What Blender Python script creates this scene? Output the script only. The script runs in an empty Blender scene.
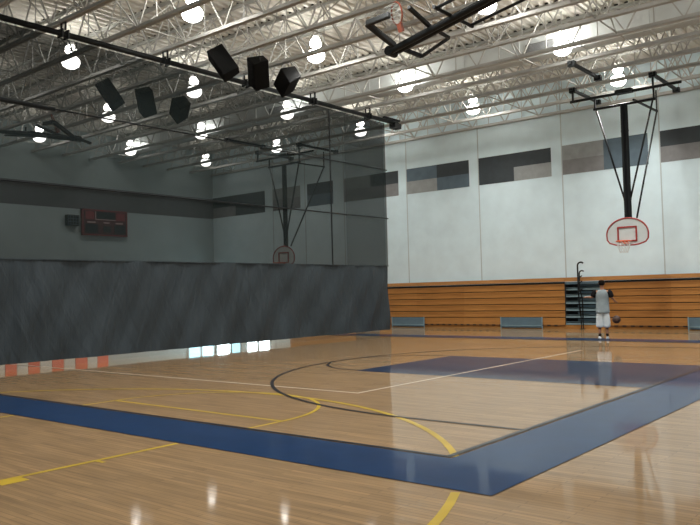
import bpy, bmesh, math, random
from mathutils import Vector, Matrix
random.seed(7)
C = bpy.context.scene.collection
PI = math.pi
H = 1.6                      # eye height
YW = 28.6                    # back wall
XE = -33.6                   # end wall with the scoreboard
XC = -17.2                   # divider curtain
ZD = 9.95                    # roof deck underside
ZB = 8.55                    # joist bottom chord

# ---------------------------------------------------------------- materials
def mat(name, col, rough=.5, metal=0., emit=None, es=0., noise=0., nscale=4., bump=0., bscale=20., spec=.5):
    m = bpy.data.materials.new(name); m.use_nodes = True
    nt = m.node_tree; b = nt.nodes['Principled BSDF']
    b.inputs['Base Color'].default_value = (*col, 1)
    b.inputs['Roughness'].default_value = rough
    b.inputs['Metallic'].default_value = metal
    b.inputs['Specular IOR Level'].default_value = spec
    if emit:
        b.inputs['Emission Color'].default_value = (*emit, 1); b.inputs['Emission Strength'].default_value = es
    tc = nt.nodes.new('ShaderNodeTexCoord')
    if noise:
        n = nt.nodes.new('ShaderNodeTexNoise'); n.inputs['Scale'].default_value = nscale; n.inputs['Detail'].default_value = 3
        nt.links.new(tc.outputs['Object'], n.inputs['Vector'])
        r = nt.nodes.new('ShaderNodeMapRange'); r.inputs[1].default_value = .3; r.inputs[2].default_value = .7
        r.inputs[3].default_value = 1 - noise; r.inputs[4].default_value = 1 + noise
        nt.links.new(n.outputs[0], r.inputs[0])
        mx = nt.nodes.new('ShaderNodeVectorMath'); mx.operation = 'SCALE'; mx.inputs[0].default_value = col
        nt.links.new(r.outputs[0], mx.inputs['Scale']); nt.links.new(mx.outputs[0], b.inputs['Base Color'])
    if bump:
        n2 = nt.nodes.new('ShaderNodeTexNoise'); n2.inputs['Scale'].default_value = bscale
        nt.links.new(tc.outputs['Object'], n2.inputs['Vector'])
        bp = nt.nodes.new('ShaderNodeBump'); bp.inputs['Strength'].default_value = bump; bp.inputs['Distance'].default_value = .02
        nt.links.new(n2.outputs[0], bp.inputs['Height']); nt.links.new(bp.outputs[0], b.inputs['Normal'])
    return m

def wood_mat(name, c1, c2, rough, board, length, coat=0., axis='X', mortar=.004, streak=1.):
    m = bpy.data.materials.new(name); m.use_nodes = True
    nt = m.node_tree; N = nt.nodes.new; Lk = nt.links.new
    b = nt.nodes['Principled BSDF']; tc = N('ShaderNodeTexCoord')
    br = N('ShaderNodeTexBrick'); br.offset = .37; br.inputs['Scale'].default_value = 1
    br.inputs['Brick Width'].default_value = length; br.inputs['Row Height'].default_value = board
    br.inputs['Mortar Size'].default_value = mortar; br.inputs['Bias'].default_value = 0
    br.inputs['Color1'].default_value = (*c1, 1); br.inputs['Color2'].default_value = (*c2, 1)
    br.inputs['Mortar'].default_value = (*[v * .55 for v in c1], 1)
    mp0 = N('ShaderNodeMapping')
    if axis == 'XZ': mp0.inputs['Rotation'].default_value = (PI / 2, 0, 0)
    Lk(tc.outputs['Object'], mp0.inputs['Vector']); Lk(mp0.outputs[0], br.inputs['Vector'])
    mp = N('ShaderNodeMapping'); mp.inputs['Scale'].default_value = (.55, 9, 9)
    Lk(tc.outputs['Object'], mp.inputs['Vector'])
    n = N('ShaderNodeTexNoise'); n.inputs['Scale'].default_value = 2.2; n.inputs['Detail'].default_value = 5
    Lk(mp.outputs[0], n.inputs['Vector'])
    r = N('ShaderNodeMapRange'); r.inputs[1].default_value = .25; r.inputs[2].default_value = .75
    r.inputs[3].default_value = 1 - .32 * streak; r.inputs[4].default_value = 1 + .26 * streak
    Lk(n.outputs[0], r.inputs[0])
    sc = N('ShaderNodeVectorMath'); sc.operation = 'SCALE'
    Lk(br.outputs['Color'], sc.inputs[0]); Lk(r.outputs[0], sc.inputs['Scale']); Lk(sc.outputs[0], b.inputs['Base Color'])
    b.inputs['Roughness'].default_value = rough
    b.inputs['Coat Weight'].default_value = coat; b.inputs['Coat Roughness'].default_value = .06; b.inputs['Coat IOR'].default_value = 1.42; b.inputs['Specular IOR Level'].default_value = .12
    bp = N('ShaderNodeBump'); bp.inputs['Strength'].default_value = .035; bp.inputs['Distance'].default_value = .01
    Lk(n.outputs[0], bp.inputs['Height']); Lk(bp.outputs[0], b.inputs['Normal'])
    return m

M = {}
M['floor'] = wood_mat('maple_floor', (.275, .168, .075), (.21, .127, .055), .5, .06, 1.1, coat=.75)
M['bleach'] = wood_mat('bleacher_wood', (.42, .195, .058), (.35, .155, .044), .35, 3.0, 2.4, coat=.15, axis='XZ', mortar=.0, streak=.6)
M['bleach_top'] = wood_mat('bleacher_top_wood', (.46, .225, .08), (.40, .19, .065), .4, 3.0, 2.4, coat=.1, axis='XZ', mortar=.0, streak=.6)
def paint(name, col):
    m = mat(name, col, .35, noise=.12, nscale=3); b = m.node_tree.nodes['Principled BSDF']
    b.inputs['Coat Weight'].default_value = .48; b.inputs['Coat Roughness'].default_value = .05; b.inputs['Coat IOR'].default_value = 1.42; b.inputs['Specular IOR Level'].default_value = .05
    return m
M['blue'] = paint('navy_floor_paint', (.004, .023, .072))
M['key'] = paint('dark_key_paint', (.010, .018, .045))
M['black'] = paint('black_line_paint', (.02, .018, .02))
M['yellow'] = paint('yellow_line_paint', (.40, .27, .025))
M['whiteline'] = paint('white_line_paint', (.50, .42, .33))
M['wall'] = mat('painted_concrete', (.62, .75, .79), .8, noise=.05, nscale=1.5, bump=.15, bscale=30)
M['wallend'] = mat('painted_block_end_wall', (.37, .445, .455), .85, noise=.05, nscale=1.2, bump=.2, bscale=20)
M['joint'] = mat('wall_joint_sealant', (.42, .47, .47), .8)
M['a_dark'] = mat('accent_charcoal', (.028, .037, .042), .7, noise=.1)
M['a_blue'] = mat('accent_slate_blue', (.085, .125, .155), .7, noise=.1)
M['a_grey'] = mat('accent_warm_grey', (.19, .19, .19), .7, noise=.1)
M['a_lgrey'] = mat('accent_pale_grey', (.26, .275, .27), .7, noise=.1)
M['band'] = mat('end_wall_grey_band', (.10, .105, .11), .8, noise=.08)
M['steel'] = mat('white_painted_steel', (.46, .455, .43), .45, noise=.08, nscale=2)
M['steel_d'] = mat('greyish_white_steel', (.40, .40, .37), .5, noise=.08, nscale=2)
M['deck'] = mat('roof_deck_paint', (.62, .60, .54), .6, noise=.12, nscale=.8)
M['flute'] = mat('flute_opening_shade', (.03, .028, .025), .9)  # near-black stands in for the shade inside the deck flutes
M['duct'] = mat('galvanised_duct', (.62, .66, .66), .35, .25, noise=.1, nscale=1.5)
M['blk'] = mat('black_steel', (.008, .010, .011), .5, spec=.25)
M['blkpad'] = mat('black_rubber_pad', (.02, .022, .022), .7, noise=.1)
M['spk'] = mat('black_speaker_cabinet', (.005, .005, .005), .8, spec=.15, noise=.1)
M['grille'] = mat('speaker_grille_cloth', (.006, .006, .006), .9, spec=.1, bump=.5, bscale=120)
M['vinyl'] = mat('grey_vinyl_curtain', (.027, .040, .049), .55, noise=.1, nscale=.8, bump=.2, bscale=3)
def wrinkles(m):
    nt = m.node_tree; b = nt.nodes['Principled BSDF']; tc = nt.nodes.new('ShaderNodeTexCoord'); last = None
    for ang, scl, st in ((.3, (1, 5.5, .5), .4), (-.45, (1, 4.0, .5), .42), (0, (1, 9, .3), .3)):
        mp = nt.nodes.new('ShaderNodeMapping'); mp.inputs['Rotation'].default_value = (ang, 0, 0)
        mp2 = nt.nodes.new('ShaderNodeMapping'); mp2.inputs['Scale'].default_value = scl
        n = nt.nodes.new('ShaderNodeTexNoise'); n.inputs['Scale'].default_value = 1.0; n.inputs['Detail'].default_value = 4; n.inputs['Distortion'].default_value = .6
        bp = nt.nodes.new('ShaderNodeBump'); bp.inputs['Strength'].default_value = st; bp.inputs['Distance'].default_value = .12
        nt.links.new(tc.outputs['Object'], mp.inputs['Vector']); nt.links.new(mp.outputs[0], mp2.inputs['Vector']); nt.links.new(mp2.outputs[0], n.inputs['Vector'])
        nt.links.new(n.outputs[0], bp.inputs['Height'])
        if last: nt.links.new(last.outputs[0], bp.inputs['Normal'])
        last = bp
    nt.links.new(last.outputs[0], b.inputs['Normal'])
wrinkles(M['vinyl'])
M['red'] = mat('red_orange_paint', (.36, .035, .03), .4)
M['rim'] = mat('orange_rim_steel', (.75, .12, .03), .4)
M['rim2'] = mat('dull_orange_rim_steel', (.30, .085, .05), .6)
M['net'] = mat('white_net_cord', (.6, .62, .6), .8)
M['fan'] = mat('fan_board_face', (.60, .66, .65), .5, noise=.04)
M['bpanel'] = mat('slate_blue_panel', (.10, .16, .20), .5, noise=.08)
M['tread'] = mat('teal_grey_step', (.21, .31, .35), .45, noise=.08)
M['dark'] = mat('recess_shade', (.012, .014, .015), .9)  # near-black colour stands in for shade in gaps, slots and recesses
M['padr'] = mat('red_wall_pad', (.75, .10, .05), .5)
M['padw'] = mat('grey_white_wall_pad', (.62, .62, .57), .5)
M['daylight'] = mat('door_glass_daylight', (.8, .95, 1), .2, emit=(.8, .97, 1.), es=14)
M['daylight2'] = mat('door_glass_dim_daylight', (.4, .7, .8), .2, emit=(.35, .75, .9), es=2.4)
M['frame'] = mat('aluminium_door_frame', (.3, .32, .33), .4, .5)
M['sb'] = mat('scoreboard_red_face', (.075, .014, .015), .5)
M['sbr'] = mat('scoreboard_bright_red', (.20, .018, .022), .5)
M['sbd'] = mat('scoreboard_dark_display', (.008, .01, .013), .3)
M['sbw'] = mat('scoreboard_pale_caption', (.45, .3, .3), .6)
M['skin'] = mat('skin', (.30, .15, .09), .6, noise=.06)
M['hair'] = mat('dark_hair', (.008, .006, .005), .9, spec=.15, bump=.5, bscale=60)
M['grey_cloth'] = mat('grey_jersey', (.24, .29, .31), .8, noise=.12, nscale=6)
M['white_cloth'] = mat('white_shorts_cloth', (.66, .74, .78), .8, noise=.08, nscale=8)
M['black_cloth'] = mat('black_cloth', (.008, .008, .009), .9, spec=.15)
M['shoe'] = mat('white_grey_shoe', (.55, .58, .6), .6)
M['ball'] = mat('worn_brown_basketball', (.05, .022, .013), .6, bump=.3, bscale=80)
M['lens'] = mat('glowing_lamp_lens', (1, 1, 1), .4, emit=(1., .985, .93), es=14)
M['dome'] = mat('glowing_lamp_dome', (1, 1, 1), .4, emit=(1., .97, .90), es=60)
M['housing'] = mat('lamp_ballast_housing', (.5, .5, .48), .5)

def see_through(name, col, solid, rough=.8):
    m = bpy.data.materials.new(name); m.use_nodes = True; nt = m.node_tree
    b = nt.nodes['Principled BSDF']; out = nt.nodes['Material Output']
    b.inputs['Base Color'].default_value = (*col, 1); b.inputs['Roughness'].default_value = rough
    b.inputs['Specular IOR Level'].default_value = .1
    t = nt.nodes.new('ShaderNodeBsdfTransparent'); mx = nt.nodes.new('ShaderNodeMixShader')
    mx.inputs[0].default_value = solid
    nt.links.new(t.outputs[0], mx.inputs[1]); nt.links.new(b.outputs[0], mx.inputs[2]); nt.links.new(mx.outputs[0], out.inputs[0])
    return m
M['mesh'] = see_through('dark_curtain_netting', (.012, .018, .018), .83)
M['mesh2'] = see_through('dark_curtain_netting_overlap', (.035, .032, .03), .22)
M['glass'] = see_through('clear_backboard_glass', (.35, .37, .36), .22, .1)

# ---------------------------------------------------------------- mesh helpers
def add_box(bm, x0, x1, y0, y1, z0, z1, mtx=None):
    v = [bm.verts.new((x, y, z)) for x in (x0, x1) for y in (y0, y1) for z in (z0, z1)]
    for f in ((0,1,3,2),(4,6,7,5),(0,4,5,1),(2,3,7,6),(0,2,6,4),(1,5,7,3)):
        bm.faces.new([v[i] for i in f])
    if mtx is not None: bmesh.ops.transform(bm, matrix=mtx, verts=v)
    return v
def add_bar(bm, a, b, w, h=None, up=(0, 0, 1)):
    """square bar from a to b"""
    h = h or w; a = Vector(a); b = Vector(b); d = (b - a); L = d.length; d.normalize()
    upv = Vector(up)
    if abs(d.dot(upv)) > .99: upv = Vector((0, 1, 0))
    s = d.cross(upv).normalized(); u = s.cross(d)
    mt = Matrix((s, d, u)).transposed().to_4x4(); mt.translation = a
    return add_box(bm, -w/2, w/2, 0, L, -h/2, h/2, mt)
def add_tube(bm, pts, r, seg=10, closed=False):
    pts = [Vector(p) for p in pts]; n = len(pts); rings = []
    prev = None
    for i, p in enumerate(pts):
        if closed: d = pts[(i+1) % n] - pts[i-1]
        else: d = pts[min(i+1, n-1)] - pts[max(i-1, 0)]
        d.normalize()
        if prev is None:
            s = d.cross(Vector((0,0,1)))
            if s.length < .05: s = d.cross(Vector((0,1,0)))
        else: s = prev - d * prev.dot(d)
        s.normalize(); prev = s; u = d.cross(s)
        rr = r[i] if isinstance(r, (list, tuple)) else r
        rings.append([bm.verts.new(p + s*rr*math.cos(2*PI*k/seg) + u*rr*math.sin(2*PI*k/seg)) for k in range(seg)])
    m = n if closed else n-1
    for i in range(m):
        A, B = rings[i], rings[(i+1) % n]
        for k in range(seg): bm.faces.new((A[k], A[(k+1)%seg], B[(k+1)%seg], B[k]))
    if not closed:
        bm.faces.new(rings[0][::-1]); bm.faces.new(rings[-1])
def add_lathe(bm, prof, seg=20, o=(0,0,0)):
    rings = []
    for r, z in prof:
        rings.append([bm.verts.new((o[0]+max(r,.001)*math.cos(2*PI*k/seg), o[1]+max(r,.001)*math.sin(2*PI*k/seg), o[2]+z)) for k in range(seg)])
    for A, B in zip(rings, rings[1:]):
        for k in range(seg): bm.faces.new((A[k], A[(k+1)%seg], B[(k+1)%seg], B[k]))
    bm.faces.new(rings[0][::-1]); bm.faces.new(rings[-1])
def obj(name, bm, m, parent=None, smooth=False, bevel=0.):
    bmesh.ops.recalc_face_normals(bm, faces=bm.faces)
    me = bpy.data.meshes.new(name); bm.to_mesh(me); bm.free()
    o = bpy.data.objects.new(name, me); C.objects.link(o)
    me.materials.append(m if not isinstance(m, str) else M[m])
    if smooth:
        for p in me.polygons: p.use_smooth = True
    if parent is not None: o.parent = parent
    if bevel:
        bv = o.modifiers.new('bevel', 'BEVEL'); bv.width = bevel; bv.segments = 2; bv.limit_method = 'ANGLE'
    return o
def box(name, x0, x1, y0, y1, z0, z1, m, parent=None, bevel=0.):
    bm = bmesh.new(); add_box(bm, x0, x1, y0, y1, z0, z1); return obj(name, bm, m, parent, bevel=bevel)
def bars(name, lst, m, parent=None, w=.05):
    bm = bmesh.new()
    for t in lst: add_bar(bm, t[0], t[1], t[2] if len(t) > 2 else w)
    return obj(name, bm, m, parent)
def tube(name, pts, r, m, parent=None, seg=10, closed=False):
    bm = bmesh.new(); add_tube(bm, pts, r, seg, closed); return obj(name, bm, m, parent, smooth=True)
def tag(o, label=None, cat=None, group=None, kind=None):
    if label: o['label'] = label
    if cat: o['category'] = cat
    if group: o['group'] = group
    if kind: o['kind'] = kind
    return o
def thing(name, loc, label, cat, group=None, rotz=0.):
    o = bpy.data.objects.new(name, None); C.objects.link(o); o.location = loc; o.rotation_euler = (0, 0, rotz)
    o.empty_display_size = .2
    return tag(o, label, cat, group)
def struct(o, label=None, cat=None): return tag(o, label, cat, kind='structure')
def copy_thing(root):
    r = root.copy(); C.objects.link(r)
    for ch in root.children:
        c = ch.copy(); C.objects.link(c); c.parent = r
        for g in ch.children:
            d = g.copy(); C.objects.link(d); d.parent = c
    return r
ORD = ['first','second','third','fourth','fifth','sixth','seventh','eighth','ninth','tenth','eleventh','twelfth','thirteenth','fourteenth','fifteenth','sixteenth','seventeenth','eighteenth','nineteenth']

# ---------------------------------------------------------------- the floor and its painted lines
fl = box('floor', XE - .3, 12, -8, YW + .3, -.2, 0, 'floor')
struct(fl, 'glossy maple strip gymnasium floor with blue bordered court', 'floor')
def flat(name, rects, m, z):
    bm = bmesh.new()
    for x0, x1, y0, y1 in rects:
        v = [bm.verts.new(p) for p in ((x0,y0,z),(x1,y0,z),(x1,y1,z),(x0,y1,z))]; bm.faces.new(v)
    return obj(name, bm, m, fl)
def arc(name, parts, m, z, w=.05):
    """parts: (cx, cy, r, a0, a1)"""
    bm = bmesh.new()
    for cx, cy, r, a0, a1 in parts:
        n = max(8, int(abs(a1 - a0) / 3)); prev = None
        for i in range(n + 1):
            a = math.radians(a0 + (a1 - a0) * i / n)
            p = [bm.verts.new((cx + (r+s)*math.cos(a), cy + (r+s)*math.sin(a), z)) for s in (-w/2, w/2)]
            if prev: bm.faces.new((prev[0], prev[1], p[1], p[0]))
            prev = p
    return obj(name, bm, m, fl)
X0, X1 = -29.45, -3.84           # baselines
Y0, Y1 = 6.13, 21.62             # sidelines
B = .94
# yellow cross-court markings (under the blue border)
HX = -8.57
bm_y = .002
flat('yellow_lane_line', [(HX+1.80, HX+1.86, -2, 5.17), (HX-1.86, HX-1.80, -2, 5.17), (HX+1.80, HX+1.86, 6.2, 6.8), (HX-1.86, HX-1.80, 6.2, 6.8),
      (HX-1.83, HX+1.83, 6.77, 6.83), (HX+1.86, HX+2.02, 3.15, 3.40), (HX+1.86, HX+1.98, 4.15, 4.20), (HX-2.02, HX-1.86, 3.15, 3.40)], 'yellow', bm_y)
arc('yellow_free_throw_arc', [(HX, 6.8, 1.83, 0, 180)], 'yellow', bm_y + .0008, .055)
arc('yellow_three_point_line', [(HX, 2.6, 5.95, 37.5, 142.5), (HX, 2.6, 5.95, -5, 25.2), (HX, 2.6, 5.95, 154.8, 185)], 'yellow', bm_y + .0014, .075)
# white volleyball outline
flat('white_volleyball_line', [(-25.6, -7.5, 9.28, 9.34), (-7.56, -7.5, 9.34, 18.30), (-25.6, -25.54, 9.34, 18.3)], 'whiteline', .0040)
# key, circle and three-point line of the main court
flat('navy_key', [(-9.72, X1, 11.95, 15.67)], 'key', .0024)
arc('black_free_throw_circle', [(-9.72, 13.83, 1.80, 90, 270)], 'black', .0048, .06)
R3 = 6.05
arc('black_three_point_line', [(-5.45, 13.85, R3, 90, 270)], 'black', .0054, .065)
flat('black_three_point_side', [(-5.45, X1, 13.85-R3-.03, 13.85-R3+.03), (-5.45, X1, 13.85+R3-.03, 13.85+R3+.03)], 'black', .0054)
# blue border with its inner black line
flat('blue_border_band', [(X0-B, X1+B, Y0-B, Y0), (X0-B, X1+B, Y1, Y1+B), (X1, X1+B, Y0, Y1), (X0-B, X0, Y0, Y1)], 'blue', .0062)
flat('black_boundary_line', [(X0, X1-.03, Y0+.03, Y0+.09), (X0, X1-.03, Y1-.09, Y1-.03), (X1-.10, X1-.03, Y0+.09, Y1-.09), (X0, X0+.06, Y0+.09, Y1-.09)], 'black', .0070)

# ---------------------------------------------------------------- walls
wb = box('wall_back', XE-.3, 12, YW, YW+.3, 0, ZD+.1, 'wall')
struct(wb, 'tall pale painted concrete panel wall with grey accent blocks', 'wall')
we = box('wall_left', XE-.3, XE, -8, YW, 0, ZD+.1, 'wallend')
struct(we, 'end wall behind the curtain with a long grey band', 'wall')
ZA, ZM, ZT = 6.09, 6.67, 7.26
def blk(x0, x1, z0, z1, m):
    box('accent_block', x0, x1, YW-.012, YW+.001, z0, z1, m, wb)
for (x0, x1, spec) in [
    (-8.47, -5.15, [(0,1,1,'a_dark'),(0,1,0,'a_grey')]),
    (-12.27, -8.92, [(0,.5,1,'a_lgrey'),(0,.5,0,'a_grey'),(.5,1,0,'a_blue'),(.5,1,1,'a_blue')]),
    (-16.07, -12.75, [(0,.5,1,'a_dark'),(0,.5,0,'a_dark'),(.5,1,1,'a_dark'),(.5,1,0,'a_lgrey')]),
    (-19.87, -16.56, [(0,.5,1,'a_blue'),(0,.5,0,'a_lgrey'),(.5,1,1,'a_dark'),(.5,1,0,'a_blue')]),
    (-23.67, -20.36, [(0,.5,1,'a_lgrey'),(0,.5,0,'a_grey'),(.5,1,1,'a_dark'),(.5,1,0,'a_grey')]),
    (-26.16, -24.40, [(0,1,1,'a_dark'),(0,1,0,'a_blue')]),
    (-28.66, -26.66, [(0,1,1,'a_lgrey'),(0,1,0,'a_grey')]),
    (-33.58, -29.30, [(0,.5,1,'a_dark'),(0,.45,0,'a_grey'),(.45,1,0,'a_dark'),(.5,1,1,'a_dark')]),
    (-4.67, -1.35, [(0,.5,1,'a_lgrey'),(0,.5,0,'a_grey'),(.5,1,0,'a_blue'),(.5,1,1,'a_blue')])]:
    for a, b, top, m in spec:
        blk(x0+(x1-x0)*a, x0+(x1-x0)*b, ZM if top else ZA, ZT if top else ZM, m)
for x in (-4.67, -8.47, -12.27, -16.07, -19.87, -23.67, -26.3, -28.66, -.9):
    box('panel_joint', x-.045, x, YW-.006, YW+.001, 0, ZD, 'joint', wb)
for x in (-8.47, -12.27, -16.07, -19.87, -23.67, -28.66):
    box('panel_joint', x-.50, x-.475, YW-.005, YW+.001, 6.0, ZD, 'joint', wb) if False else None
box('accent_band', XE-.001, XE+.012, -8, YW, 6.06, 7.2, 'band', we)
# alternating wall pads at the foot of the end wall (seen only as a floor reflection under the curtain)
edges = [14.9, 15.5, 16.3, 16.85, 17.38, 17.95, 18.55, 19.15, 19.75, 20.4, 20.95, 21.57]
for i, (a, b) in enumerate(zip(edges, edges[1:])):
    p = box('wall_pad', XE+.005, XE+.07, a+.01, b-.01, .08, 2.3, 'padr' if i % 2 == 0 else 'padw', bevel=.02)
    tag(p, ('red' if i % 2 == 0 else 'off-white') + ' wall pad beyond the curtain, ' + ORD[i] + ' from the left of the row', 'wall pad', 'wall pads in a row on the end wall')
dn = 0
def glass_door(x0, x1, wall, glow, n):
    root = bpy.data.objects.new('door_%d' % n, None); C.objects.link(root); struct(root, 'door leaf with glass letting in daylight behind the curtain', 'door')
    bm = bmesh.new()
    if wall == 'back':
        y0, y1 = YW-.05, YW-.005
        root.location = ((x0+x1)/2, YW, 0)
        for r in ((x0, x0+.07, 0, 2.3), (x1-.07, x1, 0, 2.3), (x0, x1, 2.2, 2.3), (x0, x1, 0, .2), (x0, x1, .95, 1.05)): add_box(bm, r[0], r[1], y0, y1, r[2], r[3])
        f = obj('frame', bm, 'frame'); g = box('pane', x0+.07, x1-.07, YW-.03, YW-.015, .2, 2.2, glow)
    else:
        root.location = (XE, (x0+x1)/2, 0)
        for r in ((x0, x0+.07, 0, 2.3), (x1-.07, x1, 0, 2.3), (x0, x1, 2.2, 2.3), (x0, x1, 0, .2)): add_box(bm, XE+.005, XE+.05, r[0], r[1], r[2], r[3])
        f = obj('frame', bm, 'frame'); g = box('pane', XE+.015, XE+.03, x0+.07, x1-.07, .2, 2.2, glow)
    for o in (f, g): o.parent = root; o.matrix_parent_inverse = Matrix.Translation(-root.location)
glass_door(-30.95, -30.02, 'back', 'daylight', 1); glass_door(-30.0, -29.05, 'back', 'daylight', 2)
glass_door(-32.2, -31.4, 'back', 'daylight2', 3); glass_door(-33.45, -32.25, 'back', 'daylight', 4)
glass_door(26.6, 27.5, 'end', 'daylight2', 5); glass_door(27.55, 28.45, 'end', 'daylight2', 6)

# ---------------------------------------------------------------- roof: deck, joists, bridging, duct
def corrugated():
    bm = bmesh.new(); p = .30; x = XE - .1; prev = None; pts = []
    while x < 8:
        pts += [(x, 0), (x+.11, 0), (x+.15, .06), (x+.26, .06)]; x += p
    for (xx, dz) in pts:
        r = [bm.verts.new((xx, y, ZD+dz)) for y in (-2, YW+.2)]
        if prev: bm.faces.new((prev[0], prev[1], r[1], r[0]))
        prev = r
    return obj('ceiling', bm, 'deck')
struct(corrugated(), 'corrugated steel roof deck painted pale beige', 'ceiling')
box('roof_backing', XE-.1, 8, -2, YW+.2, ZD+.09, ZD+.2, 'deck', bpy.data.objects['ceiling'])
JY = [28.5 - 1.55*k for k in range(17)]     # joist lines, nearest the back wall first
XL, XR = XE, 6.0
def joist_parts(bmb, bmt, bmw, bmf):
    # bottom chord: double angle
    for s in (-1, 1):
        add_box(bmb, XL, XR, s*.012 if s > 0 else -.075, .075 if s > 0 else -.012, 0, .012)
        add_box(bmb, XL, XR, s*.012 if s > 0 else -.022, .022 if s > 0 else -.012, .012, .115)
    for s in (-1, 1):
        add_box(bmt, XL, XR, .012 if s > 0 else -.075, .075 if s > 0 else -.012, ZD-ZB-.014, ZD-ZB-.002)
        add_box(bmt, XL, XR, .012 if s > 0 else -.022, .022 if s > 0 else -.012, ZD-ZB-.085, ZD-ZB-.014)
    x = XL + .3; pan = 1.55; top = ZD-ZB-.05
    while x < XR - pan:
        add_bar(bmw, (x, 0, .05), (x+pan/2, 0, top), .034); add_bar(bmw, (x+pan/2, 0, top), (x+pan, 0, .05), .034)
        add_bar(bmw, (x+pan/2, 0, .03), (x+pan/2, 0, top), .022)
        x += pan
    x = XL
    while x < 5.5:          # dark blocks painted as the shade in deck flutes over the chord
        add_box(bmf, x+.05+.0, x+.16, -.05, -.035, ZD-ZB+.01, ZD-ZB+.075); x += .30
b1, b2, b3, b4 = bmesh.new(), bmesh.new(), bmesh.new(), bmesh.new()
joist_parts(b1, b2, b3, b4)
j0 = thing('roof_joist', (0, JY[0], ZB), 'white steel bar joist spanning under the deck, first from the back wall', 'joist', 'parallel roof joists')
obj('bottom_chord', b1, 'steel', j0); obj('top_chord', b2, 'steel_d', j0); obj('web', b3, 'steel', j0); tag(obj('flute_shade_block', b4, 'flute', j0), kind='stuff')
for k in range(1, len(JY)):
    j = copy_thing(j0); j.location.y = JY[k]
    j['label'] = 'white steel bar joist spanning under the deck, %s from the back wall' % ORD[k]
BX = [-31.8, -28.4, -25.3, -22.4, -19.3, -16.3, -13.2, -10.2, -7.2, -4.2]
def bridging(x, k):
    r = thing('joist_bridging', (x, JY[-1], ZB), 'line of thin crossed braces between the joists, %s line from the end wall' % ORD[k], 'bridging', 'crossed braces between joists')
    D = ZD-ZB
    for i in range(len(JY)-1):
        a = i*1.55; b = a+1.55
        if a < 21.9-JY[-1] < b: continue
        bm = bmesh.new(); add_bar(bm, (0, a+.03, .05), (0, b-.03, D-.06), .028); add_bar(bm, (.014, a+.03, D-.06), (.014, b-.03, .05), .028); obj('cross_brace', bm, 'steel_d', r)
    bm = bmesh.new(); add_bar(bm, (0, 0, .10), (0, 1.55*(len(JY)-1), .10), .03); obj('tie_rod', bm, 'steel_d', r)
for k, x in enumerate(BX): bridging(x, k)
dt = thing('ventilation_duct', (0, 21.9, 8.80), 'long pale metal air duct running between the joists', 'duct')
bm = bmesh.new(); add_box(bm, XE+.02, XR, -.26, .26, 0, .62); obj('casing', bm, 'duct', dt, bevel=.02)
for i in range(20):
    bm = bmesh.new(); x = XE + 1 + i*2.0; add_box(bm, x, x+.04, -.28, .28, -.02, .64); obj('seam_flange', bm, 'duct', dt)
for x in (-9.85, -21.3):
    bm = bmesh.new()
    add_box(bm, x-.5, x+.5, -.285, -.262, .12, .42)
    g = obj('air_grille', bm, 'a_grey', dt)
    bm = bmesh.new()
    for i in range(7): add_box(bm, x-.46, x+.46, -.30, -.285, .14+i*.038, .155+i*.038)
    obj('louvre', bm, 'frame', g)

# ---------------------------------------------------------------- high bay lamps
def make_lamp():
    t = thing('high_bay_lamp', (0, 0, 0), '', 'ceiling lamp')
    bm = bmesh.new(); add_lathe(bm, [(.03,.72),(.10,.70),(.11,.52),(.06,.50)]); obj('ballast_housing', bm, 'housing', t, smooth=True)
    bm = bmesh.new(); add_lathe(bm, [(.07,.50),(.14,.46),(.17,.37),(.15,.29),(.08,.25)]); obj('reflector_dome', bm, 'dome', t, smooth=True)
    bm = bmesh.new(); add_lathe(bm, [(.10,.17),(.20,.14),(.26,.07),(.27,-.02),(.23,-.12),(.14,-.18),(.01,-.20)]); obj('lens', bm, 'lens', t, smooth=True)
    bm = bmesh.new(); add_lathe(bm, [(.09,.25),(.12,.21),(.10,.17)], 16); obj('collar', bm, 'housing', t, smooth=True)
    bm = bmesh.new(); add_tube(bm, [(0,0,.6),(0,0,1.15)], .012, 6); obj('hanger', bm, 'housing', t)
    return t
LX = [-31.0, -25.7, -20.45, -14.75, -9.0, -3.3]  # rightmost column is out of view, added for light
LY = [25.95, 21.28, 16.65, 12.0, 7.35]  # nearest row is out of view, added for light
lamp0 = None
for i, y in enumerate(LY):
    for k, x in enumerate(LX):
        if y < 9 and x < -12: continue
        if lamp0 is None: lamp0 = make_lamp(); o = lamp0
        else: o = copy_thing(lamp0)
        o.location = (x, y, 8.72)
        o['label'] = 'glowing high bay lamp, %s row from back wall, %s from scoreboard end' % (ORD[i], ORD[k])
        o['group'] = 'high bay lamps in the roof'

# ---------------------------------------------------------------- divider curtain
YC0, YC1 = 5.0, 23.33
cur = thing('divider_curtain', (XC, YC1, 0), 'long grey divider curtain hanging from a black pipe, netting above vinyl', 'curtain')
def folds(y, z, k=1.):
    s = .030*math.sin(y*4.3 + 1.1*math.sin(z*1.1+y*.9)) + .011*math.sin(y*11.0 + 2.0*math.sin(y*1.3) + z*.8) + 0.004*math.sin(y*23+z*2)
    s = s*(.55+.35*math.sin(y*.8+1)) + .022*math.sin((y + z*.9)*1.9) + .015*math.sin((y*1.0 - z*.7)*5.1+2*math.sin(y*.5))
    return s*k
def sheet(name, y0, y1, z0, z1, m, k, ny, nz, xo=0.):
    bm = bmesh.new(); g = []
    for i in range(ny+1):
        y = y0+(y1-y0)*i/ny
        g.append([bm.verts.new((xo+folds(y, z0+(z1-z0)*j/nz, k*(1-.45*j/nz)), y-YC1, z0+(z1-z0)*j/nz)) for j in range(nz+1)])
    for i in range(ny):
        for j in range(nz): bm.faces.new((g[i][j], g[i+1][j], g[i+1][j+1], g[i][j+1]))
    return obj(name, bm, m, cur, smooth=True)
sheet('vinyl_skirt', YC0, YC1, .14, 2.58, 'vinyl', 1.6, 620, 18)
sheet('netting', YC0, YC1, 2.58, 8.145, 'mesh', .15, 120, 4)
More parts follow.
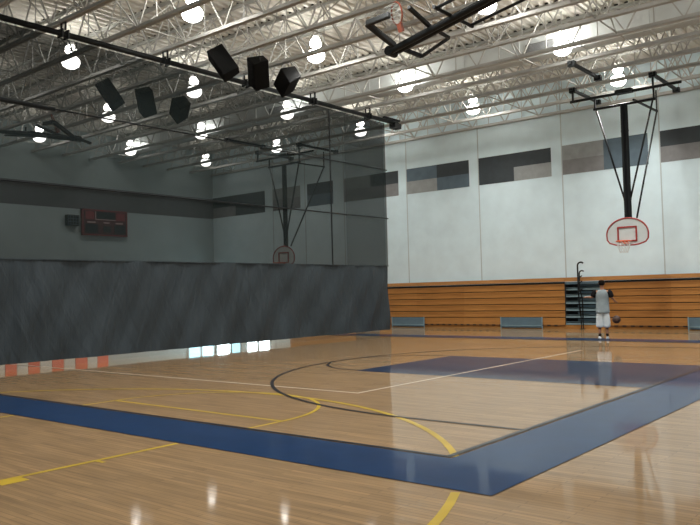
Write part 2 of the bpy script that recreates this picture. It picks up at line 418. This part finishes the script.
sheet('netting_overlap', 20.95, YC1-.02, 2.60, 8.13, 'mesh2', .1, 20, 2, -.08)
box('netting_seam', -.012, .012, 20.02-YC1, 20.07-YC1, 2.6, 8.1, 'blk', cur)
box('hem_tape', -.03, .03, YC0-YC1, 0, 2.575, 2.60, 'vinyl', cur)
tube('lift_cable', [(.04, YC0-YC1, 4.42), (.04, .02, 4.42)], .022, 'blk', cur, 6)
tube('lift_cable', [(.04, YC0-YC1, 6.30), (.04, .02, 6.30)], .022, 'blk', cur, 6)
tube('lift_tube', [(.06, 5.-YC1, 6.32), (.06, 9.6-YC1, 6.29)], .055, 'blk', cur, 10)
hr = thing('curtain_hanger_pipe', (XC, 24.2, 8.26), 'thick black pipe under the roof that carries the divider curtain', 'pipe')
tube('pipe', [(0, 4.0-24.2, 0), (0, 0, 0)], .075, 'blk', hr, 12)
for y in [j for j in JY[4:] if 4 < j < 24.5][::2]:
    bm = bmesh.new(); yy = y-24.2
    add_box(bm, -.12, .12, yy-.10, yy-.06, -.11, .10); add_box(bm, -.12, .12, yy+.06, yy+.10, -.11, .10)
    add_bar(bm, (-.10, yy-.09, .09), (-.10, yy+.09, .09), .03); add_bar(bm, (-.1, yy, .08), (-.1, yy, ZB-8.26+.03), .04); add_bar(bm, (.1, yy, .08), (.1, yy, ZB-8.26+.03), .04)
    add_bar(bm, (-.12, yy, ZB-8.26+.02), (.12, yy, ZB-8.26+.02), .05)
    obj('joist_clamp', bm, 'blk', hr)
bm = bmesh.new(); add_box(bm, -.14, .14, -.35, .08, -.22, -.02); add_box(bm, -.05, .05, -.9, .15, .10, .16); add_tube(bm, [(-.12,-.1,-.12),(.12,-.1,-.12)], .13, 12)
obj('end_pulley', bm, 'blk', hr)

# ---------------------------------------------------------------- bleachers
BYF = 27.5
def bleacher(x0, x1, label, lattice=()):
    t = thing('bleacher_bank', ((x0+x1)/2, BYF, 0), label, 'bleachers', 'closed bleachers along the back wall'); w = (x1-x0)/2
    zs = [.43, .69, .95, 1.21, 1.47, 1.73]
    for i, z in enumerate(zs[:-1]):
        bm = bmesh.new(); y = .02 + .016*i
        add_box(bm, -w, w, y, y+.03, z+.02, z+.245); add_box(bm, -w, w, y-.012, y+.10, z+.20, z+.25)
        obj('seat_row', bm, 'bleach', t)
    bm = bmesh.new(); add_box(bm, -w, w, .09, .13, 1.70, 1.80); obj('shadow_gap', bm, 'dark', t)  # dark strip painted as the shade under the top row
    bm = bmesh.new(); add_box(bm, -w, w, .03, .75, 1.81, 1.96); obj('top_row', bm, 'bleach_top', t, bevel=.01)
    bm = bmesh.new(); add_box(bm, -w, w, 0, .03, .13, .42); add_box(bm, -w, w, .04, .06, .0, .12); obj('kick_board', bm, 'bleach', t)
    bm = bmesh.new()
    n = int((x1-x0)/.3)
    for i in range(n): add_box(bm, -w+i*.3+.08, -w+i*.3+.22, -.012, 0, .10, .145)
    add_box(bm, -w, w, -.008, .0, .125, .135)
    obj('floor_slot', bm, 'dark', t)
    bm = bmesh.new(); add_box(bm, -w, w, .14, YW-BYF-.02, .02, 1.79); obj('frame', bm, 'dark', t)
def opened(x0, x1, label):
    t = thing('aisle_steps', ((x0+x1)/2, BYF, 0), label, 'steps'); w = (x1-x0)/2
    bm = bmesh.new(); add_box(bm, -w, w, .35, YW-BYF-.02, 0, 1.79); add_box(bm, -w, -w+.03, .05, .4, .0, 1.79); add_box(bm, w-.03, w, .05, .4, .0, 1.79); obj('recess', bm, 'dark', t)  # dark backing puts the shade of the recess into its colour
    for i in range(6):
        z = .16 + i*.262
        bm = bmesh.new(); add_box(bm, -w+.03, w-.03, .02+.02*i, .34, z+.06, z+.10); add_box(bm, -w+.03, w-.03, .02+.02*i, .05+.02*i, z, z+.11); obj('tread', bm, 'tread', t)
        bm = bmesh.new(); add_box(bm, -w+.45, w-.03, .16+.02*i, .19+.02*i, z+.14, z+.22); obj('riser', bm, 'bpanel', t)
    bm = bmesh.new(); add_box(bm, -w, w, .05, .3, 1.70, 1.79); obj('upper_panel', bm, 'bpanel', t)
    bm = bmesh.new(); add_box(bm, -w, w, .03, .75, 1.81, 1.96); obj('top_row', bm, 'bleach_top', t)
    bm = bmesh.new(); add_box(bm, -w, w, 0, .03, .0, .14); obj('kick_board', bm, 'bleach', t)
bleacher(-26.6, -22.3, 'closed wooden bleacher bank hidden behind the curtain end')
opened(-22.3, -20.85, 'blue aisle steps behind the curtain, seen under its hem')
bleacher(-20.85, -11.93, 'closed orange wood bleacher bank between the curtain and the aisle steps')
opened(-11.93, -10.42, 'recessed blue grey aisle steps behind the player')
bleacher(-10.42, 4.0, 'closed orange wood bleacher bank right of the player under the hoop')
def skirt(x0, x1, label):
    t = thing('blue_floor_panel', ((x0+x1)/2, BYF-.03, 0), label, 'panel', 'low blue panels at the foot of the bleachers'); w = (x1-x0)/2
    bm = bmesh.new(); add_box(bm, -w+.02, w-.02, -.02, .015, .03, .43); obj('board', bm, 'bpanel', t, bevel=.01)
    bm = bmesh.new()
    for r in ((-w, -w+.04, 0, .45), (w-.04, w, 0, .45), (-w, w, .10, .125)): add_box(bm, r[0], r[1], -.035, -.018, r[2], r[3])
    obj('edge_trim', bm, 'tread', t)
skirt(-20.12, -18.35, 'low slate blue panel at the bleacher foot next to the curtain edge')
skirt(-14.66, -12.83, 'low slate blue panel at the bleacher foot left of the aisle steps')
skirt(-7.47, -5.6, 'low slate blue panel at the bleacher foot at the right edge')
# aisle handrail
hd = thing('aisle_handrail', (-11.22, BYF-.12, 0), 'thin black aisle handrail with hooked tops standing at the blue steps', 'handrail')
def hook(x, z, r):
    return [(x, 0, z-.35), (x, 0, z-r)] + [(x+r-r*math.cos(a), 0, z-r+r*math.sin(a)) for a in [PI*i/8 for i in range(1, 7)]]
tube('post', [(-.02,0,.42),(-.08,0,1.05),(-.09,0,1.5),(-.09,0,1.9)] + [(-.09, 0, 2.25)] + hook(-.09, 2.52, .13)[1:], .03, 'blk', hd, 8)
tube('hooked_bar', [(.05,0,.45),(.06,0,1.1),(-.03,0,1.5),(-.03,0,1.95)] + hook(-.03, 2.2, .10)[1:], .026, 'blk', hd, 8)
bm = bmesh.new()
for z in (.8, 1.15, 1.45, 1.75, 1.95): add_bar(bm, (-.10, 0, z-.06), (.07, 0, z+.06), .035)
obj('cross_bracket', bm, 'blk', hd)
bm = bmesh.new(); add_bar(bm, (-.02,0,0),(-.02,0,.45), .03); add_bar(bm, (.05,0,0),(.05,0,.47), .03); add_box(bm, -.08, .11, -.05, .05, 0, .02); obj('foot', bm, 'blk', hd)

# ---------------------------------------------------------------- ceiling hung side baskets (fan boards)
def fan_outline(k=1.):
    W, Hh = .685*k, .90*k; pts = []
    for i in range(25):
        a = PI*(1 - i/24); pts.append((W*math.cos(a), .36 + (Hh-.36)*math.sin(a)))
    # lower corners rounded in to a narrower flat bottom
    pts += [(W*.98, .20), (W*.86, .09), (W*.55, .02), (W*.3, .0), (-W*.3, .0), (-W*.55, .02), (-W*.86, .09), (-W*.98, .20)]
    return pts
def side_basket(x, y, label):
    zb = 2.93
    t = thing('ceiling_hung_basket', (x, y, zb), label, 'basketball hoop', 'fan board baskets hung from the roof')
    bm = bmesh.new(); o = fan_outline()
    f = [bm.verts.new((px, -.02, pz)) for px, pz in o]; g = [bm.verts.new((px, .02, pz)) for px, pz in o]
    bm.faces.new(f); bm.faces.new(g[::-1])
    for i in range(len(o)): bm.faces.new((f[i], g[i], g[(i+1) % len(o)], f[(i+1) % len(o)]))
    bd = obj('backboard', bm, 'fan', t)
    bm = bmesh.new(); add_tube(bm, [(px, -.025, pz) for px, pz in o], .025, 8, True); obj('edge_stripe', bm, 'red', bd)
    bm = bmesh.new(); s = .30
    for a, b in (((-s, -.03, .14), (-s, -.03, .60)), ((s, -.03, .14), (s, -.03, .60)), ((-s-.02, -.03, .60), (s+.02, -.03, .60)), ((-s-.02, -.03, .14), (s+.02, -.03, .14))): add_bar(bm, a, b, .045)
    obj('target_square', bm, 'red', bd)
    ring = [(.23*math.cos(a), -.40+.23*math.sin(a), .12) for a in [2*PI*i/24 for i in range(24)]]
    bm = bmesh.new(); add_tube(bm, ring, .018, 8, True); add_box(bm, -.10, .10, -.18, -.03, .04, .13); add_bar(bm, (-.1,-.05,.05), (-.2,-.3,.11), .02); add_bar(bm, (.1,-.05,.05), (.2,-.3,.11), .02)
    rm = obj('rim', bm, 'rim', t)
    bm = bmesh.new(); n = 12
    for i in range(n):
        for d in (1, -1):
            pr = None
            for j in range(5):
                a = 2*PI*(i + d*j*.5)/n; r = .23 - .025*j - (.01 if j > 2 else 0)
                p = (r*math.cos(a), -.40+r*math.sin(a), .11-.095*j)
                if pr: add_bar(bm, pr, p, .009)
                pr = p
    obj('net', bm, 'net', rm)
    zt = 7.66 - zb
    bm = bmesh.new()
    for s in (-.06, .06): add_tube(bm, [(s, .14, .25), (s, .14, zt)], .066, 10)
    for z in (.3, .75, 1.5, 2.6, 3.8): add_box(bm, -.12, .12, .10, .18, z, z+.06)
    obj('mast', bm, 'blk', t)
    bm = bmesh.new(); add_bar(bm, (-.28,.06,.3),(.28,.06,.3), .05); add_bar(bm, (-.28,.06,.7),(.28,.06,.7), .05)
    for s in (-.28,.28): add_bar(bm, (s,.05,.25),(s,.05,.75), .04)
    obj('board_bracket', bm, 'blk', t)
    for s in (-1, 1): tube('side_brace', [(s*.95, .14, zt), (s*.10, .14, 1.55)], .032, 'blk', t, 8)
    tube('rear_brace', [(.32, 2.6, 7.8-zb), (.26, .2, .90)], .032, 'blk', t, 8)
    bm = bmesh.new(); add_tube(bm, [(-1.03, .14, zt), (1.03, .14, zt)], .045, 8)
    for s in (-1, 1): add_bar(bm, (s*.98, .14, zt), (s*.98, .14, zt+.38), .05)
    obj('lower_crossbar', bm, 'blk', t)
    bm = bmesh.new(); add_tube(bm, [(-1.85, .14, zt+.40), (1.85, .14, zt+.40)], .05, 8); add_box(bm, -.25, .3, .02, .26, zt+.36, zt+.50)
    obj('header_pipe', bm, 'blk', t)
    for s, y0, y1 in ((-1.75, .0, 2.6), (.97, .0, 2.9), (-.50, -3.05, -.6)):
        bm = bmesh.new(); add_bar(bm, (s, y0, ZB-zb-.07), (s, y1, ZB-zb-.07), .09)
        for yy in (y0+.15, y1-.15): add_box(bm, s-.11, s+.11, yy-.08, yy+.08, ZB-zb-.17, ZB-zb-.005)
        obj('joist_rail', bm, 'blk', t)
    bm = bmesh.new()
    for s in (-1.75, .97):
        b2_ = bmesh.new(); add_bar(b2_, (s, .14, zt+.4), (s, .14, ZB-zb-.07), .06); obj('rail_drop', b2_, 'blk', t)
    add_bar(bm, (.32, .14, zt+.1), (.32, 2.65, zt+.14), .06); add_bar(bm, (.32, 2.6, zt+.1), (.32, 2.6, ZB-zb), .04)
    obj('brace_frame', bm, 'blk', t)
side_basket(HX, 25.0, 'fan board basket on black mast hanging above the bleachers at right')
side_basket(-24.42, 25.0, 'fan board basket on black mast seen through the curtain netting')

# ---------------------------------------------------------------- main court baskets folded up under the roof
def folded_basket(xm, sgn, label):
    """sgn=+1: pivot toward +X"""
    t = thing('folded_basket', (xm, 13.87, ZB), label, 'basketball hoop', 'main baskets folded up under the roof')
    def P(dx, y, z): return (sgn*dx, y-13.87, z-ZB)
    bm = bmesh.new()
    for s in (-.07, .09): add_tube(bm, [P(-.15, 13.87+s, 7.10), P(5.3, 13.87+s, 8.22)], .075, 12)
    add_tube(bm, [P(-.17, 13.74, 7.11), P(-.17, 14.02, 7.11)], .11, 12)
    obj('mast', bm, 'blk', t)
    for y in (13.2, 14.6): tube('fold_brace', [P(1.5, y, 7.5), P(6.4, y, 8.35)], .035, 'blk', t, 8)
    bm = bmesh.new(); add_tube(bm, [P(5.3, 12.7, 8.25), P(5.3, 15.0, 8.25)], .06, 8); add_tube(bm, [P(1.5, 13.1, 7.5), P(1.5, 14.7, 7.5)], .04, 8)
    for y in (12.8, 14.9): add_bar(bm, P(5.3, y, 8.25), P(5.3, y, ZB), .05)
    obj('pivot_frame', bm, 'blk', t)
    # glass board with black padding, tilted
    A = Vector(P(-.02, 13.80, 7.20)); Bv = Vector(P(-.20, 13.02, 7.55)); Cc = Vector(P(.93, 13.02, 7.62)); D = Vector(P(.93, 13.80, 7.42))
    E = A - (Bv-A)*1.05; F = D - (Cc-D)*1.05
    E.z = A.z - .10; F.z = D.z - .06
    bm = bmesh.new(); add_bar(bm, A, Bv, .13); add_bar(bm, Bv, Bv+(Cc-Bv)*.55, .13)
    obj('corner_pad', bm, 'blkpad', t, bevel=.03)
    bm = bmesh.new(); add_bar(bm, D, Cc, .075); add_bar(bm, A, E, .08); add_bar(bm, E, F, .06); add_bar(bm, F, D, .06)
    obj('board_frame', bm, 'blk', t)
    bm = bmesh.new(); bm.faces.new([bm.verts.new(p) for p in (E, A, Bv, Cc, D, F)]); obj('glass_board', bm, 'glass', t)
    ctr = (A+D)/2 + Vector(P(0,13.87,ZB)) ; n = Vector((0, -.45, 1)).normalized()
    c0 = A.lerp(D, .42) + Vector((0, -.32, .10)) + Vector((0,0,.05)); cen = c0 + n*.30
    ax = (Cc-Bv).normalized(); ring = []
    u = Vector((.85, -.45, .1)).normalized()
    ring = [cen + n*.23*math.cos(a) + u*.23*math.sin(a) for a in [2*PI*i/24 for i in range(24)]]
    bm = bmesh.new(); add_tube(bm, ring, .02, 8, True); add_bar(bm, c0 - n*.1, c0 + n*.09, .10); rm = obj('rim', bm, 'rim2', t)
    bm = bmesh.new()
    w = Vector((sgn*1, 0, -.2)).normalized()
    for i in range(0, 24, 2):
        q = ring[i]; q2 = cen + (ring[(i+2) % 24]-cen)*.6 + w*.35*-1
        add_bar(bm, q, q2, .008); q3 = cen + (ring[(i-2) % 24]-cen)*.6 - w*.35; add_bar(bm, q, q3, .008)
    obj('net', bm, 'net', rm)
folded_basket(-9.80, 1, 'folded up glass board basket with black mast under the roof, top centre')
folded_basket(-23.5, -1, 'folded up basket with black mast under the roof, beyond curtain at left')

# ---------------------------------------------------------------- hanging speakers
def speaker(x, y, z, yaw, tilt, roll, label):
    t = thing('hanging_speaker', (x, y, z), label, 'loudspeaker', 'black loudspeakers hung under the roof')
    bm = bmesh.new()
    prof = [(-.27, -.24), (.27, -.24), (.19, .24), (-.19, .24)]    # plan: wide at front (-y), narrow at rear
    lo = [bm.verts.new((px, py, -.42)) for px, py in prof]; hi = [bm.verts.new((px, py, .42)) for px, py in prof]
    bm.faces.new(lo[::-1]); bm.faces.new(hi)
    for i in range(4): bm.faces.new((lo[i], lo[(i+1)%4], hi[(i+1)%4], hi[i]))
    Rm = Matrix.Rotation(roll, 4, 'Y') @ Matrix.Rotation(yaw, 4, 'Z') @ Matrix.Rotation(tilt, 4, 'X')
    bmesh.ops.transform(bm, matrix=Rm, verts=bm.verts); obj('cabinet', bm, 'spk', t, bevel=.015)
    bm = bmesh.new(); add_box(bm, -.24, .24, -.255, -.241, -.39, .39); bmesh.ops.transform(bm, matrix=Rm, verts=bm.verts); obj('grille', bm, 'grille', t)
    bm = bmesh.new()
    for s in (-.15, .15):
        p = Rm @ Vector((s, .0, .40)); add_tube(bm, [p, (p.x*.6, p.y*.6, ZB - z + .03)], .009, 5)
    obj('suspension_cable', bm, 'blk', t)
R = math.radians
SP = [(-45, 25, -12), (-12, 30, 38), (14, 28, 62)]
for i, (y, nm) in enumerate(((13.75, 'left'), (15.1, 'middle'), (16.3, 'right'))):
    a, b, c = SP[i]
    speaker(-15.6, y, 8.05, R(a), R(b), R(c), 'black hanging speaker, %s of the nearer three beside the curtain pipe' % nm)
for i, (y, nm) in enumerate(((13.5, 'left'), (14.85, 'middle'), (16.25, 'right'))):
    a, b, c = SP[i]
    speaker(-20.7, y, 8.08, R(a), R(b), R(c*.9), 'black hanging speaker, %s of the farther three beyond the netting' % nm)

# ---------------------------------------------------------------- scoreboard
sb = thing('scoreboard', (XE, 21.42, 4.80), 'dark red electronic scoreboard high on the end wall', 'scoreboard')
def sbx(name, y0, y1, z0, z1, d, m, par=sb): return box(name, .01, d, y0, y1, z0, z1, m, par)
sbx('casing', -1.26, 1.26, 0, 1.24, .16, 'sb')
bm = bmesh.new()
for r in ((-1.28,-1.22,0,1.26),(1.22,1.28,0,1.26),(-1.28,1.28,-.03,.03),(-1.28,1.28,1.21,1.27)): add_box(bm, .01, .175, r[0], r[1], r[2], r[3])
obj('edge_frame', bm, 'sbr', sb)
sbx('clock_display', -.50, .55, .80, 1.16, .172, 'sbd')
sbx('clock_border', -.54, .59, .765, .80, .173, 'sbw'); sbx('clock_border', -.56, -.53, .765, 1.18, .173, 'sbw')
sbx('red_panel', -1.10, -.62, .78, 1.16, .170, 'sbr'); sbx('red_panel', .64, 1.14, .78, 1.16, .170, 'sbr')
sbx('score_display', -1.12, -.42, .10, .54, .172, 'sbd'); sbx('score_display', .52, 1.16, .10, .54, .172, 'sbd')
sbx('period_display', -.12, .32, .14, .46, .172, 'sbd')
for a, b in ((-1.0, -.56), (-.1, .24), (.58, 1.02)): sbx('caption_strip', a, b, .60, .66, .173, 'sbw')
hn = thing('wall_horn_box', (XE, 19.62, 5.20), 'small black gridded box on the end wall left of the scoreboard', 'speaker')
box('cabinet', .01, .25, -.32, .32, 0, .52, 'spk', hn, .02)
bm = bmesh.new()
for i in range(5): add_box(bm, .251, .262, -.30+i*.14, -.28+i*.14, .02, .50)
for i in range(4): add_box(bm, .251, .262, -.30, .30, .04+i*.14, .06+i*.14)
obj('grille_bars', bm, 'a_blue', hn)

# ---------------------------------------------------------------- the player
PX, PY = -8.42, 22.15
pl = thing('person', (PX, PY, 0), 'person seen from behind in a grey jersey and white shorts, arms held out', 'person', rotz=R(17))
def skin_mesh(name, verts, edges, radii, m, parent, sub=2, root=0):
    me = bpy.data.meshes.new(name); me.from_pydata(verts, edges, []); me.update()
    o = bpy.data.objects.new(name, me); C.objects.link(o); o.parent = parent
    sk = o.modifiers.new('skin', 'SKIN'); sk.use_smooth_shade = True
    for i, r in enumerate(radii):
        d = me.skin_vertices[0].data[i]; d.radius = (r, r) if not isinstance(r, tuple) else r; d.use_root = (i == root)
    sb_ = o.modifiers.new('sub', 'SUBSURF'); sb_.levels = sub; sb_.render_levels = sub
    me.materials.append(M[m]); return o
class Sk:
    def __init__(s): s.v=[]; s.e=[]; s.r=[]
    def add(s, p, r, par=None):
        s.v.append(tuple(p)); s.r.append(r); i=len(s.v)-1
        if par is not None: s.e.append((par, i))
        return i
    def chain(s, par, pts):
        for p, r in pts: par = s.add(p, r, par)
        return par
LH = Vector((-.47, .24, 1.27)); RH = Vector((.35, .24, 1.14))
LE = Vector((-.275, -.02, 1.27)); RE = Vector((.275, -.02, 1.24))
b = Sk()
pelvis = b.add((0,0,.93), (.15,.10))
wst = b.chain(pelvis, [((0,.0,1.06), (.135,.09)), ((0,.01,1.22), (.15,.10)), ((0,0,1.36), (.165,.105))])
neck = b.chain(wst, [((0,-.01,1.455), (.085,.07)), ((0,.0,1.51), .055), ((0,.01,1.56), .055)])
head = b.chain(neck, [((0,.02,1.63), (.068,.085)), ((0,.015,1.69), (.078,.098)), ((0,.01,1.745), .06)])
hands = []
for s, E_, H_ in ((-1, LE, LH), (1, RE, RH)):
    sh = b.add((s*.17, 0, 1.42), .062, wst)
    el = b.chain(sh, [((s*.215, 0, 1.41), .052), (((s*.215+E_.x)/2, E_.y*.5, (1.41+E_.z)/2), .045), (E_, .040)])
    fw = (H_-E_)
    wr = b.chain(el, [(E_+fw*.4, .037), (E_+fw*.85, .026), (H_, .026)])
    d = fw.normalized(); side = d.cross(Vector((0,0,1))).normalized(); up = side.cross(d)
    b.chain(wr, [(H_+d*.045, (.036,.02)), (H_+d*.08, (.04,.018))])
    hands.append((s, H_, d, side, up))
for s in (-1, 1):
    b.chain(pelvis, [((s*.095, 0, .84), .085), ((s*.10, .01, .66), .072), ((s*.105, .03, .49), .052), ((s*.105, .01, .36), .052), ((s*.105, -.01, .22), .038), ((s*.105, -.01, .09), .033), ((s*.11, .05, .045), (.035,.03)), ((s*.115, .13, .03), (.035,.02))])
body = skin_mesh('body', b.v, b.e, b.r, 'skin', pl)
fb = bmesh.new()
for s, H_, d, side, up in hands:
    base = H_ + d*.085
    for i, (off, L) in enumerate(((-.03,.065),(-.01,.075),(.011,.07),(.03,.055))):
        p0 = base + side*off - d*.015; dd = (d + side*off*3).normalized(); p1 = p0 + dd*L*.55; p2 = p1 + (dd - Vector((0,0,.55))).normalized()*L*.5
        add_tube(fb, [p0, p1, p2], [.0095, .0085, .0065], 7)
    t0 = H_ + d*.03 + side*(-s)*.032; add_tube(fb, [t0, t0 + (d*.5 - side*s*.8).normalized()*.035, t0 + (d*.9 - side*s*.6).normalized()*.065], [.012,.010,.008], 7)
obj('fingers', fb, 'skin', pl, smooth=True)
# face
fb = bmesh.new()
add_tube(fb, [(0,.108,1.70),(0,.125,1.665),(0,.135,1.655)], [.008,.013,.010], 8)
for s in (-1,1):
    add_tube(fb, [(s*.080,.005,1.70),(s*.093,-.008,1.685),(s*.083,.0,1.655)], [.010,.014,.009], 8)
obj('nose_and_ears', fb, 'skin', pl, smooth=True)
fb = bmesh.new()
for s in (-1,1): add_tube(fb, [(s*.020,.104,1.69),(s*.045,.098,1.69)], .008, 8)
add_tube(fb, [(-.025,.106,1.612),(0,.112,1.610),(.025,.106,1.612)], .006, 6)
obj('eyes_and_mouth', fb, 'black_cloth', pl, smooth=True)
h = Sk(); a = h.add((0,-.035,1.61), (.075,.07)); h.chain(a, [((0,-.03,1.67), (.10,.10)), ((0,-.02,1.72), (.108,.115)), ((0,-.008,1.775), (.09,.10))])
skin_mesh('hair', h.v, h.e, h.r, 'hair', pl)
j = Sk(); a = j.add((0,.0,.76), (.215,.17)); ch = j.chain(a, [((0,0,.82), (.22,.175)), ((0,0,1.04), (.20,.145)), ((0,.01,1.22), (.205,.145)), ((0,0,1.38), (.215,.14)), ((0,0,1.46), (.17,.10)), ((0,0,1.50), (.10,.08))])
skin_mesh('grey_jersey', j.v, j.e, j.r, 'grey_cloth', pl)
for s, E_ in ((-1, LE), (1, RE)):
    k = Sk(); a = k.add((s*.15, 0, 1.44), .085); k.chain(a, [((s*.22, 0, 1.415), .090), (((s*.225+E_.x)/2, E_.y*.5, (1.41+E_.z)/2), .085), (E_, .080)])
    skin_mesh('black_sleeve', k.v, k.e, k.r, 'black_cloth', pl)
k = Sk(); a = k.add((0,0,.90), (.14,.09))
for s in (-1, 1): k.chain(a, [((s*.085, 0, .80), (.105,.105)), ((s*.095, .01, .62), (.108,.115)), ((s*.10, .02, .42), (.112,.118)), ((s*.10, .02, .35), (.108,.112))])
skin_mesh('white_shorts', k.v, k.e, k.r, 'white_cloth', pl)
for s in (-1, 1):
    k = Sk(); a = k.add((s*.105, .01, .36), .060); k.chain(a, [((s*.105, .0, .28), .056)]); skin_mesh('black_knee_sleeve', k.v, k.e, k.r, 'black_cloth', pl)
    k = Sk(); a = k.add((s*.105, -.01, .20), .046); k.chain(a, [((s*.105, -.01, .09), .046)]); skin_mesh('black_sock', k.v, k.e, k.r, 'black_cloth', pl)
    bm = bmesh.new(); g = []
    for (y, w, hh) in ((-.075,.030,.07),(-.05,.044,.10),(.0,.046,.105),(.06,.046,.085),(.12,.052,.062),(.17,.048,.048),(.205,.026,.03)):
        ring = []
        for i in range(12):
            an = 2*PI*i/12; ring.append(bm.verts.new((s*.11 + w*math.cos(an), y, max(0.012, hh*.5 + hh*.5*math.sin(an)))))
        g.append(ring)
    for A_, B_ in zip(g, g[1:]):
        for i in range(12): bm.faces.new((A_[i], A_[(i+1)%12], B_[(i+1)%12], B_[i]))
    bm.faces.new(g[0]); bm.faces.new(g[-1][::-1])
    sh = obj('shoe', bm, 'shoe', pl, smooth=True)
    bm = bmesh.new(); add_box(bm, s*.11-.047, s*.11+.047, -.08, .20, .001, .016); obj('sole', bm, 'black_cloth', sh, bevel=.005)
# basketball, in mid bounce
bl = thing('basketball', (-8.02, 22.15, .60), 'dark brown basketball in mid bounce at the player\'s right knee', 'ball')
bm = bmesh.new(); bmesh.ops.create_uvsphere(bm, u_segments=24, v_segments=16, radius=.12); obj('leather_cover', bm, 'ball', bl, smooth=True)
bm = bmesh.new()
for mt in (Matrix.Rotation(.4, 3, 'X'), Matrix.Rotation(PI/2, 3, 'X'), Matrix.Rotation(PI/2, 3, 'Y')):
    add_tube(bm, [mt @ Vector((.119*math.cos(a), .119*math.sin(a), 0)) for a in [2*PI*i/32 for i in range(32)]], .003, 5, True)
obj('seam', bm, 'black_cloth', bl)

# ---------------------------------------------------------------- light
w = bpy.data.worlds.new('gym_ambient'); bpy.context.scene.world = w; w.use_nodes = True
bg = w.node_tree.nodes['Background']; bg.inputs[0].default_value = (.80, .92, 1.0, 1); bg.inputs[1].default_value = .34
for (x, y) in [(x, y) for x in LX for y in (25.95, 21.28, 16.65, 12.0, 7.35, 2.7)]:  # unseen near rows and rightmost column are added for light
    if y < 9 and x < -12 and y < 5: continue
    ld = bpy.data.lights.new('lamp_downlight', 'AREA'); ld.shape = 'DISK'; ld.size = .62; ld.spread = math.radians(126)
    ld.energy = (140 if x > -12 else 95) if x > XC else 58; ld.color = (1, .985, .95)
    lo = bpy.data.objects.new('lamp_downlight', ld); C.objects.link(lo); lo.location = (x, y, 8.50)

# ---------------------------------------------------------------- camera
f, yaw, pitch, roll = 749.84, .686101, .0399989, -.0257319
cy, sy, cp, sp = math.cos(yaw), math.sin(yaw), math.cos(pitch), math.sin(pitch)
fw = Vector((-sy*cp, cy*cp, sp)); r0 = Vector((cy, sy, 0)); u0 = r0.cross(fw)
rr = math.cos(roll)*r0 + math.sin(roll)*u0; uu = -math.sin(roll)*r0 + math.cos(roll)*u0
cd = bpy.data.cameras.new('camera'); cam = bpy.data.objects.new('camera', cd); C.objects.link(cam)
mt = Matrix((rr, uu, -fw)).transposed().to_4x4(); mt.translation = (0, 0, H); cam.matrix_world = mt
cd.sensor_width = 36; cd.lens = f/700*36; cd.clip_end = 200
sc = bpy.context.scene; sc.camera = cam
sc.view_settings.view_transform = 'Standard'; sc.view_settings.look = 'None'
sc.view_settings.exposure = .18
sc.cycles.use_denoising = True
sc.cycles.transparent_max_bounces = 12
sc.cycles.max_bounces = 8
sc.cycles.sample_clamp_indirect = 6
